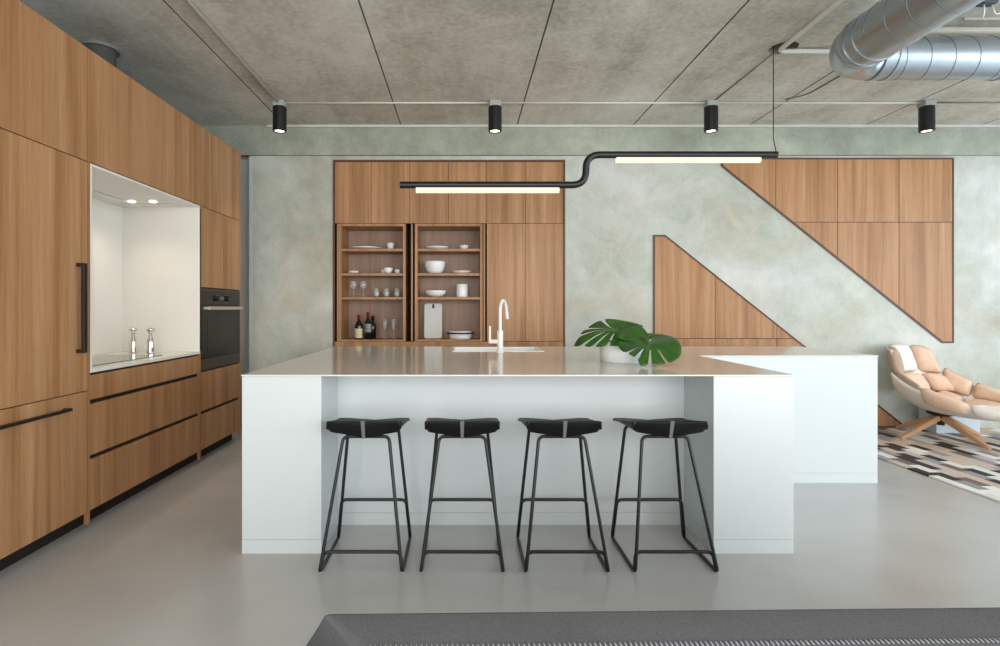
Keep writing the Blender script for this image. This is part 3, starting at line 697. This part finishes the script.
# plant bowl
POT = Vector((1.035, 3.56, IH))
t = thing('planter_bowl', 'low round white bowl on the island holding two monstera leaves', 'vase', POT)
bm = NB(); lathe(bm, [(0, 0), (0.138, 0), (0.144, 0.006), (0.146, 0.05), (0.149, 0.128), (0.144, 0.130), (0.139, 0.05), (0.136, 0.012), (0, 0.012)], 48); obj('bowl', bm, M['ceramic'], t, 'all')
def leaf(loc, base, tdir, ndir, L, W, droop, seed, label, root, cup=0.0, cuts=()):
    rnd = random.Random(seed)
    t = Vector(tdir).normalized(); n = Vector(ndir); n = (n-t*n.dot(t)).normalized(); s = n.cross(t)
    th = thing('monstera_leaf', label, 'leaf', loc, 'monstera leaves in the white bowl')
    base = Vector(base)-Vector(loc)
    def place(a, b):                               # a along midrib (0 tip side=1), b sideways, -1..1
        x = a*L; y = b*W
        d = -droop*max(0, a)**1.8*L - cup*(b*b)*W
        return base + t*x*(1-0.12*droop*max(a, 0)) + s*y + n*(d + 0.010*math.sin(b*9+a*5))
    bm = NB(); NA, NR = 480, 10
    # outline radius in polar around the petiole joint
    def rad(th_):                                  # th_=0 is the tip direction
        c = abs(th_)/PI
        r = 1.0 - 0.06*math.sin(c*PI)
        if c < 0.12: r += 0.16*(1-c/0.12)**1.5
        if c > 0.86: r *= 1-0.72*((c-0.86)/0.14)**1.3
        return r
    slits = [(c, 0.40+rnd.uniform(-.06, .10)) for c in cuts]
    rad0 = rad
    def rad(th_):
        r = rad0(th_)
        for c, _ in slits: r *= 1-0.10*math.exp(-((th_-c)/0.07)**2)
        return r
    ring = {}
    def pt(i, j):
        key = (i % NA, j)
        if j == 0: key = (0, 0)
        if key not in ring:
            ang = -PI+2*PI*(i % NA)/NA; r = rad(ang)*j/NR
            a = r*math.cos(ang)*0.60; b = r*math.sin(ang)*0.5
            ring[key] = bm.verts.new(place(a, b))
        return ring[key]
    for i in range(NA):
        ang = -PI+2*PI*(i+0.5)/NA
        for j in range(NR):
            rmid = (j+0.5)/NR; cut = False
            for sa, sr in slits:
                wdt = 0.014+0.05*max(0, (rmid-sr))**0.7
                if rmid > sr and abs(ang-sa) < wdt+0.012: cut = True
            if abs(abs(ang)-PI) < 0.10 and rmid > 0.12: cut = True
            if cut: continue
            vs = [pt(i, j), pt(i, j+1), pt(i+1, j+1), pt(i+1, j)]
            if j == 0: vs = [pt(0, 0), pt(i, 1), pt(i+1, 1)]
            bm.faces.new(vs)
    bl = obj('blade', bm, M['leaf'], th, 'all')
    md = bl.modifiers.new('thickness', 'SOLIDIFY'); md.thickness = 0.0012
    bm = NB(); tube(bm, [place(a/10, 0)+n*0.001 for a in range(-1, 7)], [0.0028, .0028, .0026, .0023, .002, .0016, .0012, .0008], 8); obj('midrib', bm, M['rib'], th, 'all')
    bm = NB(); r0 = Vector(root)-Vector(loc); b0 = place(0, 0)-n*0.003; mid = (r0+b0)/2; mid.z = max(r0.z, b0.z)+0.09
    pts = [r0*(1-k/12)**2+mid*2*(k/12)*(1-k/12)+b0*(k/12)**2 for k in range(13)]
    tube(bm, pts, 0.0042, 10); obj('stem', bm, M['stem'], th, 'all')
    return th
pr = POT+Vector((0, 0, 0.0165))
leaf(tuple(pr+Vector((-0.03, 0, 0))), POT+Vector((-0.045, -0.02, 0.200)), (-1, -0.18, 0.05), (0.0, -0.50, 1), 0.40, 0.34, 0.60, 3, 'monstera leaf leaning left over the white bowl', pr+Vector((-0.03, 0.0, 0)), 0.10, (0.22, 0.62, 1.05, 1.6, -0.3, -0.8, -1.4))
leaf(tuple(pr+Vector((0.03, 0, 0))), POT+Vector((0.105, -0.19, 0.132)), (-0.40, -0.80, -0.34), (0.05, -0.50, 0.90), 0.36, 0.41, 0.2, 5, 'monstera leaf drooping right over the front of the white bowl', pr+Vector((0.03, 0.0, 0)), 0.05, (-0.55, -0.2, 0.2, 0.75, -1.3))
leaf(tuple(pr+Vector((0.05, 0.04, 0))), POT+Vector((0.185, 0.03, 0.165)), (0.9, 0.25, 0.02), (0, -0.15, 1), 0.26, 0.24, 0.15, 8, 'smaller monstera leaf seen edge-on behind the drooping one', pr+Vector((0.05, 0.04, 0)), 0.06, (0.5, -0.5, 1.1, -1.1))

# ================================================================= STOOLS
def make_stool(loc, label):
    t = thing('bar_stool', label, 'stool', loc, 'bar stools along the island')
    r = 0.0085; FY0, FY1 = -0.217, 0.197; hw = 0.197
    bm = NB()
    # one bent rod per side: seat - front leg - floor runner - back leg - seat, tops joined under the seat
    for s in (-1, 1):
        pts = fillet([(s*0.0, -0.065, 0.622), (s*0.115, -0.065, 0.622), (s*hw, FY0, r), (s*hw, FY1, r), (s*0.135, 0.155, 0.630), (s*0.02, 0.155, 0.625)], 0.028, 6)
        nm = NB(); tube(nm, pts, r, 10); obj('side_frame', nm, M['black'], t, 'all')
    # inverted U bars: low at the front, footrest at the back
    def lerp(a, b, k): return tuple(a[i]+(b[i]-a[i])*k for i in range(3))
    def leg_pt(front, s, z):
        a, b = ((s*hw, FY0, r), (s*0.115, -0.065, 0.622)) if front else ((s*hw, FY1, r), (s*0.135, 0.155, 0.630))
        return lerp(a, b, (z-r)/(b[2]-r))
    for front, z, nm_ in ((True, 0.092, 'foot_bar'), (False, 0.222, 'footrest')):
        off = Vector((0, 0.014 if front else -0.014, 0))
        pts = [Vector(leg_pt(front, -1, 0.012))+off, Vector(leg_pt(front, -1, z))+off, Vector(leg_pt(front, 1, z))+off, Vector(leg_pt(front, 1, 0.012))+off]
        nm = NB(); tube(nm, fillet(pts, 0.03, 6), r, 10); obj(nm_, nm, M['black'], t, 'all')
    for sx_ in (-1, 1):
        for yy in (FY0+0.02, FY1-0.02):
            nm = NB(); lathe(nm, [(0, 0), (0.007, 0), (0.007, 0.003), (0, 0.003)], 10, (sx_*hw, yy, -0.0005)); obj('glide', nm, M['faucet'], t)
    # seat shell: upright lip, folded V-shaped underside, side walls running out at the far corners
    NU = 36; bm = NB(); rows = []
    ys = [(-0.158, 0.0), (-0.150, 0.35), (-0.139, 0.75), (-0.128, 1.0), (-0.10, 1.12), (-0.04, 1.2), (0.04, 1.15), (0.12, 1.0), (0.185, 0.78)]
    for j, (y, k) in enumerate(ys):
        row = []; f_ = (y+0.158)/0.343; top = 0.716-0.062*f_; wd = (0.181+0.016*f_)*(1-0.06*max(0, 0.6-k)**2/0.36 if f_ < 0.12 else 1)
        for i in range(NU+1):
            u = -1+2*i/NU; au = abs(u)
            low = 0.634+0.030*min(1, au/0.93)+0.018*max(0, (f_-0.5)*2)*(1-au)
            if k < 1: zz = top+(low-top)*k if f_ < 0.5 else low
            else: zz = low
            yy = y
            if f_ > 0.08 and au > 0.93: zz = low+(top-low)*(au-0.93)/0.07
            if f_ > 0.95: zz = min(zz, 0.662)
            xx = u*wd
            row.append(bm.verts.new((xx, yy, zz)))
        rows.append(row)
    for A, B in zip(rows, rows[1:]):
        for i in range(NU): bm.faces.new((A[i], A[i+1], B[i+1], B[i]))
    so = obj('seat', bm, M['blackplastic'], t, True)
    md = so.modifiers.new('thickness', 'SOLIDIFY'); md.thickness = 0.010; md.offset = 0
    md = so.modifiers.new('round', 'BEVEL'); md.width = 0.003; md.segments = 2; md.limit_method = 'ANGLE'; md.angle_limit = math.radians(50)
    bm = NB(); q = [(-0.1685, 0.720), (-0.1420, 0.629), (-0.1340, 0.632), (-0.1600, 0.721)]
    a_ = [bm.verts.new((-0.010+0.003*(k in (1, 2)), y, z)) for k, (y, z) in enumerate(q)]; b_ = [bm.verts.new((0.010-0.003*(k in (1, 2)), y, z)) for k, (y, z) in enumerate(q)]
    bm.faces.new(a_); bm.faces.new(b_[::-1])
    for k in range(4): bm.faces.new((a_[k], b_[k], b_[(k+1) % 4], a_[(k+1) % 4]))
    obj('pleat', bm, mat('grey_lit_pleat', srgb(112, 114, 114), 0.5), so, label='grey centre pleat, partly painted light')  # lighter groove material; its grey also carries light on the angled fold
    return t
XS = [-0.488, -0.004, 0.498, 1.019]
lab = ['black bar stool furthest left, beside the left island block', 'second black bar stool from the left, in front of the knee panel', 'third black bar stool from the left, below the tap and leaves', 'black bar stool furthest right, beside the right island block']
st = make_stool((XS[0], 2.84, 0), lab[0])
for i in (1, 2, 3): dup(st, (XS[i], 2.84, 0), lab[i])

# ================================================================= CEILING FITTINGS
YC = 5.10
def spot(x, label):
    t = thing('ceiling_spotlight', label, 'lamp', (x, YC, ZC), 'black cylinder spots on the conduit')
    bm = NB(); quadbox(bm, -0.052, 0.052, -0.05, 0.05, -0.052, 0, 0.006); obj('junction_box', bm, mat('pale_grey_box', srgb(168, 174, 168), 0.6) if 'pale_grey_box' not in bpy.data.materials else bpy.data.materials['pale_grey_box'], t)
    bm = NB(); lathe(bm, [(0, -0.052), (0.058, -0.052), (0.062, -0.056), (0.062, -0.276), (0.058, -0.279), (0.046, -0.279), (0.045, -0.262), (0, -0.262)], 36); obj('shade', bm, M['black'], t, True)
    bm = NB(); lathe(bm, [(0, -0.2705), (0.043, -0.2705), (0.043, -0.265), (0, -0.265)], 28); obj('bulb', bm, M['spotled'], t)
    return t
XSP = [-1.70, 0.297, 2.30, 4.30]
sl = ['black cylinder ceiling spot furthest left, near the oak cabinets', 'second black ceiling spot from the left, above the tap side of the island', 'third black ceiling spot from the left, over the right half of the pendant', 'black cylinder ceiling spot furthest right, below the ducts']
sp = spot(XSP[0], sl[0])
for i in (1, 2, 3): dup(sp, (XSP[i], YC, ZC), sl[i])
for x in XSP:
    l = bpy.data.lights.new('spot_lamp_light', 'SPOT'); l.energy = 26; l.color = (1.0, 0.86, 0.70); l.spot_size = math.radians(75); l.spot_blend = 0.8; l.shadow_soft_size = 0.04
    o = bpy.data.objects.new('spot_lamp_light', l); C.objects.link(o); o.location = (x, YC, ZC-0.29)
def run(name, pts, r, label, cat='conduit', m=None, grp='surface conduits on the ceiling'):
    bm = NB(); tube(bm, pts, r, 12); o = obj(name, bm, m or M['conduit'], None, 'all'); tag(o, label, cat, grp); return o
zc = ZC-0.012
for a, b, l in ((0, 1, 'thin grey conduit between first and second ceiling spot from the left'), (1, 2, 'thin grey conduit between second and third ceiling spot from the left'), (2, 3, 'thin grey conduit between third and rightmost ceiling spot')):
    run('ceiling_conduit', [(XSP[a]+0.052, YC, zc), (XSP[b]-0.052, YC, zc)], 0.009, l)
run('ceiling_conduit', [(XSP[0], ROOM_Y0, zc-0.006), (XSP[0], YC-0.05, zc-0.006)], 0.013, 'grey conduit running forward from the leftmost ceiling spot')
run('ceiling_cable', [(XSP[2]+0.03, 4.09, ZC-0.005), (XSP[2]+0.02, YC-0.05, ZC-0.005)], 0.005, 'short dark cable from the ceiling hole to the third spot', 'cable', M['joint'], None)
zt = ZC-0.024
run('ceiling_conduit', fillet([(2.32, ROOM_Y0, zt), (2.32, 4.05, zt), (2.9, 4.05, zt), ], 0.05), 0.017, 'thicker pale conduit crossing the round ceiling hole and bending right')
t = run('ceiling_conduit', [(XSP[3]+0.05, YC, zc), (5.2, 5.10, zc), (ROOM_X1, 5.10, zc)][:2], 0.006, 'thin dark wire leaving the rightmost ceiling spot', m=M['joint'])
run('ceiling_cable', fillet([(3.12, 4.2, ZC-0.006), (3.085, 4.92, ZC-0.006), (2.95, 5.04, ZC-0.006)], 0.12), 0.005, 'thin dark cable on the ceiling beside the plank joint, left below the ducts', 'cable', M['joint'], None)
# pendant
PD = 4.05
t = thing('pendant_lamp', 'long black stepped tube pendant with two warm light strips over the island', 'lamp', (0.92, PD, 2.3))
pzz = lambda y: H-(y-VY)*PD/F
pts = fillet([(-0.464, PD, 2.176), (0.905, PD, 2.176), (0.905, PD, 2.398), (2.31, PD, 2.398)], 0.105, 10)
bm = NB(); tube(bm, pts, 0.0255, 20); wobj('tube', bm, M['black'], t, True)
for x0, x1, z in ((-0.346, 0.707, 2.138), (1.127, 2.187, 2.360)):
    bm = NB(); tube(bm, [(x0, PD, z), (x1, PD, z)], 0.022, 20); wobj('light_strip', bm, M['led'], t, True)
wtube('cable', [(2.285, PD, ZC+0.15), (2.285, PD, 2.52), (2.305, PD, 2.422)], 0.0035, M['black'], t, 8)
wtube('cable', [(-0.44, PD, ZC-0.001), (-0.44, PD, 2.195)], 0.0004, M['steel'], t, 6)
# ducts
DR = 0.152; DX = 0.133; DZ = 2.914
t = thing('ventilation_duct', 'large galvanised spiral duct with an elbow at the upper right', 'duct', (2.5, 3.6, DZ))
ex, ey = 2.49, 3.62
path = [(ex, ROOM_Y0+0.0, DZ), (ex, 2.9, DZ)]
Re = 0.20
arc = []
for k in range(13):
    a = PI/2*k/12; arc.append((ex+Re-Re*math.cos(a), ey-Re+Re*math.sin(a), DZ))
bm = NB(); tube(bm, [(ex, ROOM_Y0, DZ), (ex, ey-Re, DZ)], DR, 56); s1 = wobj('straight_pipe', bm, M['duct'], t, True)
bm = NB(); tube(bm, arc, [DR+(DX-DR)*k/12 for k in range(13)], 56); wobj('elbow', bm, M['duct'], t, 'all')
bm = NB(); tube(bm, [(ex+Re, ey, DZ), (ROOM_X1, ey, DZ)], DX, 56); s2 = wobj('straight_pipe', bm, M['duct'], t, True)
def helix(p0, axis, length, pitch, r):
    pts = []; n = int(length/pitch*32)
    for k in range(n+1):
        a = 2*PI*k/32; d = length*k/n
        if axis == 'y': pts.append((p0[0]+r*math.cos(a), p0[1]+d, p0[2]+r*math.sin(a)))
        else: pts.append((p0[0]+d, p0[1]+r*math.cos(a), p0[2]+r*math.sin(a)))
    return pts
bm = NB(); tube(bm, helix((ex, ROOM_Y0+0.02, DZ), 'y', 6.6, 0.155, DR), 0.003, 6); wobj('spiral_seam', bm, M['seam'], s1, 'all')
bm = NB(); tube(bm, helix((ex+Re+0.05, ey, DZ), 'x', 3.55, 0.155, DX), 0.003, 6); wobj('spiral_seam', bm, M['seam'], s2, 'all')
def ring(bm, c, axis, r, w_, tr):
    pr_ = [(r-0.002, -w_), (r+tr, -w_), (r+tr, w_), (r-0.002, w_)]
    b2 = NB(); lathe(b2, pr_+[pr_[0]], 56)
    R_ = Matrix.Rotation(PI/2, 4, 'X') if axis == 'y' else Matrix.Rotation(PI/2, 4, 'Y')
    bmesh.ops.transform(b2, matrix=Matrix.Translation(c) @ R_, verts=b2.verts[:])
    me = bpy.data.meshes.new('tmp'); b2.to_mesh(me); b2.free(); bm.from_mesh(me); bpy.data.meshes.remove(me)
for c, ax in (((ex, ey-Re-0.02, DZ), 'y'), ((ex, ey-Re-0.10, DZ), 'y'), ((ex+Re+0.02, ey, DZ), 'x'), ((ex+Re+0.85, ey, DZ), 'x'), ((ex+Re+0.10, ey, DZ), 'x')):
    bm = NB(); ring(bm, c, ax, (DX if ax == 'x' else DR), 0.012, 0.006); wobj('collar', bm, M['duct'], t, True)
for yy in (1.2, 3.0):
    bm = NB(); quadbox(bm, ex-0.01, ex+0.01, yy-0.002, yy+0.002, DZ+DR, ZC); wobj('hanger', bm, M['seam'], t)
bm = NB(); quadbox(bm, 4.3, 4.304, ey-0.01, ey+0.01, DZ+DX-0.002, ZC); wobj('hanger', bm, M['seam'], t)
# conduit behind the duct, small box with wires
run('ceiling_conduit', [(2.9, 3.74, ZC-0.028), (ROOM_X1, 3.74, ZC-0.028)], 0.024, 'broad pale conduit running right behind the galvanised duct')
run('ceiling_conduit', [(2.9, 3.02, ZC-0.02), (ROOM_X1, 3.02, ZC-0.02)][:0] or [(3.3, 3.62, ZC-0.012), (ROOM_X1, 3.62, ZC-0.012)], 0.010, 'thin pale conduit above the right galvanised duct')
t = thing('junction_box', 'small dark ceiling box with loose white wires at the upper right corner', 'junction box', (3.26, 3.42, ZC))
bm = NB(); quadbox(bm, -0.045, 0.045, -0.03, 0.03, -0.03, 0, 0.006); obj('housing', bm, mat('dark_blue_box', srgb(64, 74, 84), 0.5), t)
for pts in ([(-0.02, 0, -0.028), (-0.015, 0, -0.07), (0.0, 0.03, -0.10)], [(0.03, 0, -0.028), (0.05, 0, -0.09), (0.09, 0, -0.08), (0.13, 0.02, -0.03), (0.2, 0.03, -0.01)]):
    bm = NB(); tube(bm, fillet(pts, 0.03), 0.0035, 8); obj('wire', bm, M['faucet'], t, 'all')

# ================================================================= RUG, LOUNGE CHAIR, LOW BOX
tag(box('patchwork_rug', 3.50, 6.2, 2.6, 5.76, 0.0003, 0.012, M['rug'], bev=0.003), 'patchwork hide rug of cream, brown and black pieces under the lounge chair', 'rug')
b_ = thing('storage_box', 'low pale blue-grey box on the rug behind the lounge chair, by the wall', 'box', (4.98, 5.64, 0.012))
pb = mat('pale_box', srgb(196, 208, 212), 0.6)
box('body', 4.76, 5.20, 5.53, 5.75, 0.012, 0.27, pb, b_, bev=0.006); box('lid', 4.752, 5.208, 5.522, 5.758, 0.2702, 0.30, pb, b_, bev=0.004)

HX, HY = 4.57, 5.26; SHX = 0.07; ch = thing('lounge_chair', 'cream and peach quilted swivel lounge chair on wooden star base', 'chair', (HX, HY, 0.012))
for q in ((4.15, 5.22), (5.03, 5.36), (4.62, 4.82), (4.50, 5.70)):
    d = Vector((q[0]-HX, q[1]-HY, 0)); e_ = d; s_ = d.normalized()*0.03
    bm = NB(); a = Vector((s_.x, s_.y, 0.215)); b = Vector((e_.x, e_.y, 0.021))
    ax = (b-a).normalized(); sd = ax.cross(Vector((0, 0, 1))).normalized(); up = sd.cross(ax)
    rings = []
    for k, (wd, hg) in ((0, (0.030, 0.026)), (0.5, (0.028, 0.022)), (1, (0.020, 0.014))):
        c = a+(b-a)*k; rings.append([bm.verts.new(c+sd*wd*i+up*hg*j) for i, j in ((-1, -1), (1, -1), (1, 1), (-1, 1))])
    for A, B in zip(rings, rings[1:]):
        for k in range(4): bm.faces.new((A[k], A[(k+1) % 4], B[(k+1) % 4], B[k]))
    bm.faces.new(rings[0]); bm.faces.new(rings[-1][::-1])
    for v_ in bm.verts: v_.co.z = max(v_.co.z, 0.0)
    bmesh.ops.bevel(bm, geom=bm.edges[:], offset=0.006, segments=2, affect='EDGES')
    obj('leg', bm, M['oakleg'], ch)
bm = NB(); lathe(bm, [(0, 0.14), (0.03, 0.14), (0.034, 0.2), (0.045, 0.225), (0.10, 0.240), (0.115, 0.258), (0, 0.258)], 32); obj('swivel_hub', bm, M['black'], ch, True)
fa = math.radians(-68); fv = Vector((math.cos(fa), math.sin(fa), 0)); lv_ = Vector((-math.sin(fa), math.cos(fa), 0))   # forward, left
U0 = 0.13
def W(u, v, w_): return fv*(u+U0)+lv_*v+Vector((SHX, 0, w_))
def seatP(s, t_):
    u = -0.40+0.90*s; Wd = 0.34+0.10*math.sin(PI*min(1, max(s, 0)*0.9+0.12)); ang = math.radians(82)*t_
    Hh = 0.25*max(0.0, 1-s)**0.9+0.045; Hh *= min(1.0, 1.0)
    z = 0.262+0.10*(2*abs(s-0.45))**3*(1 if s < 0.45 else 0.55)
    return W(u, Wd*math.sin(ang)/math.sin(math.radians(82)), z+Hh*(1-math.cos(ang))/(1-math.cos(math.radians(82))))
def backP(s, t_):
    ang = math.radians(66)*t_; Wd = 0.375-0.075*s
    u = -0.385-0.20*s - 0.03*math.sin(PI*s) + 0.15*(1-math.cos(ang))/(1-math.cos(math.radians(66)))
    return W(u, Wd*math.sin(ang)/math.sin(math.radians(66)), 0.40+0.475*s-0.035*s*t_*t_)
def nrm(Pf, s, t_, ref):
    e = 1e-3; a = (Pf(s+e, t_)-Pf(s-e, t_)).cross(Pf(s, t_+e)-Pf(s, t_-e)).normalized()
    return a if a.dot(ref-Pf(s, t_)) > 0 else -a
REF = W(0.05, 0, 0.95)
def shell(name, Pf, s0, s1, ns, nt, m, thick):
    bm = NB(); rows = [[bm.verts.new(Pf(s0+(s1-s0)*i/ns, -1+2*j/nt)) for j in range(nt+1)] for i in range(ns+1)]
    for A, B in zip(rows, rows[1:]):
        for j in range(nt): bm.faces.new((A[j], A[j+1], B[j+1], B[j]))
    back = [[bm.verts.new(Pf(s0+(s1-s0)*i/ns, -1+2*j/nt)-nrm(Pf, s0+(s1-s0)*i/ns, -1+2*j/nt, REF)*thick) for j in range(nt+1)] for i in range(ns+1)]
    for A, B in zip(back, back[1:]):
        for j in range(nt): bm.faces.new((A[j], B[j], B[j+1], A[j+1]))
    for i in range(ns):
        for j in (0, nt): bm.faces.new((rows[i][j], rows[i+1][j], back[i+1][j], back[i][j]))
    for j in range(nt):
        for i in (0, ns): bm.faces.new((rows[i][j], rows[i][j+1], back[i][j+1], back[i][j]))
    return obj(name, bm, m, ch, 'all')
shell('seat_shell', seatP, 0.0, 1.0, 24, 28, M['shell'], 0.018)
shell('back_shell', backP, 0.10, 1.0, 16, 24, M['shell'], 0.018)
def pillow(Pf, s0, s1, t0, t1, h, m, under=0.0):
    bm = NB(); n = 14; top = {}; bot = {}
    for i in range(n+1):
        for j in range(n+1):
            a, b = -1+2*i/n, -1+2*j/n
            s, t_ = s0+(s1-s0)*(a*(1-0.13*b**4)+1)/2, t0+(t1-t0)*(b*(1-0.10*a**4)+1)/2
            N_ = nrm(Pf, s, t_, REF); k = ((1-abs(a)**3.2)*(1-abs(b)**3.2))
            k = max(k, 0)**0.5
            p = Pf(s, t_)
            top[i, j] = bm.verts.new(p+N_*(0.004+h*k))
            if under and 0 < i < n and 0 < j < n: bot[i, j] = bm.verts.new(p-N_*(under*k))
            elif 0 < i < n and 0 < j < n: bot[i, j] = bm.verts.new(p+N_*0.002)
            else: bot[i, j] = top[i, j]
    for i in range(n):
        for j in range(n):
            bm.faces.new((top[i, j], top[i+1, j], top[i+1, j+1], top[i, j+1]))
            q = [bot[i, j], bot[i, j+1], bot[i+1, j+1], bot[i+1, j]]
            try: bm.faces.new(q)
            except ValueError: pass
    return obj('cushion', bm, m, ch, 'all')
tb = [-1.06, -0.42, 0.42, 1.06]
for j in range(3):
    pillow(backP, 0.42, 1.03, tb[j]+0.01, tb[j+1]-0.01, 0.075, [M['taupe'], M['cream'], M['peach']][j] if j else M['taupe'], 0.03)
    pillow(backP, 0.02, 0.41, tb[j]+0.01, tb[j+1]-0.01, 0.075, [M['cream'], M['peach'], M['peach']][j])
ts = [-1.14, -0.66, 0.66, 1.14]
sb = [0.03, 0.30, 0.70, 1.02]
for i in range(3):
    for j in range(3):
        mm = {0: M['taupe'] if i == 0 else (M['cream'] if i == 2 else M['peach']), 1: M['peach'], 2: M['peach']}[j]
        pillow(seatP, sb[i]+0.004, sb[i+1]-0.004, ts[j]+0.008, ts[j+1]-0.008, 0.095 if j == 1 else 0.075, mm, 0.05 if j != 1 and i > 0 else 0)

# ================================================================= SOFA IN THE FOREGROUND
sf = thing('sofa', 'dark grey wool sofa back in the foreground, whipstitched along its top', 'sofa', (0.7, 0.7, 0))
# ridge, slanted end, top falling gently towards the seat
za = 0.70
A0 = Vector((-0.262, 1.032, za)); A1 = Vector((2.1, 1.075, za)); 
B0 = Vector((-0.170, 0.938, 0.690)); B1 = Vector((2.1, 0.978, 0.692))
C0 = Vector((-0.06, 0.80, 0.66)); C1 = Vector((2.1, 0.82, 0.66))
D0 = Vector((-0.06, 0.74, 0.42)); D1 = Vector((2.1, 0.76, 0.42))
E0 = Vector((-0.325, 1.10, 0.58)); E1 = Vector((2.1, 1.12, 0.58))
F0 = Vector((-0.33, 1.12, 0.04)); F1 = Vector((2.1, 1.12, 0.04))
G0 = Vector((-0.33, 0.70, 0.04)); G1 = Vector((2.1, 0.70, 0.04)); K0 = Vector((-0.33, 0.74, 0.56))
bm = NB(); V = {k: bm.verts.new(v) for k, v in dict(A0=A0, A1=A1, B0=B0, B1=B1, C0=C0, C1=C1, D0=D0, D1=D1, E0=E0, E1=E1, F0=F0, F1=F1, G0=G0, G1=G1, K0=K0).items()}
for f in (('A0','A1','B1','B0'), ('B0','B1','C1','C0'), ('C0','C1','D1','D0'), ('D0','D1','G1','G0'), ('A0','E0','E1','A1'), ('E0','F0','F1','E1'), ('F0','G0','G1','F1'), ('A1','E1','F1','G1','D1','C1','B1'),
          ('E0','A0','B0','K0'), ('K0','B0','C0'), ('K0','C0','D0','G0'), ('E0','K0','G0','F0')):
    bm.faces.new([V[i] for i in f])
bmesh.ops.bevel(bm, geom=[e for e in bm.edges], offset=0.012, segments=4, profile=0.5, affect='EDGES')
wobj('backrest', bm, M['wool'], sf, True)
box('seat_cushion', -0.30, 2.1, 0.02, 0.735, 0.22, 0.44, M['wool'], sf, bev=0.03)
box('seat_base', -0.30, 2.1, 0.02, 0.695, 0.06, 0.22, M['wool'], sf, bev=0.01)
for x in (-0.22, 2.0):
    for y in (0.1, 1.02): box('leg', x-0.02, x+0.02, y-0.02, y+0.02, 0, 0.045 if y > 0.5 else 0.062, M['black'], sf)
bm = NB(); n = 260
for k in range(n):
    f = k/n; p = B0+(B1-B0)*f + Vector((0.012, 0, 0.0025)); 
    tube(bm, [p+Vector((-0.001, 0.0055, -0.001)), p+Vector((0, 0, 0.0012)), p+Vector((0.0022, -0.006, -0.002))], 0.0011, 5)
wobj('stitching', bm, M['thread'], sf, 'all')
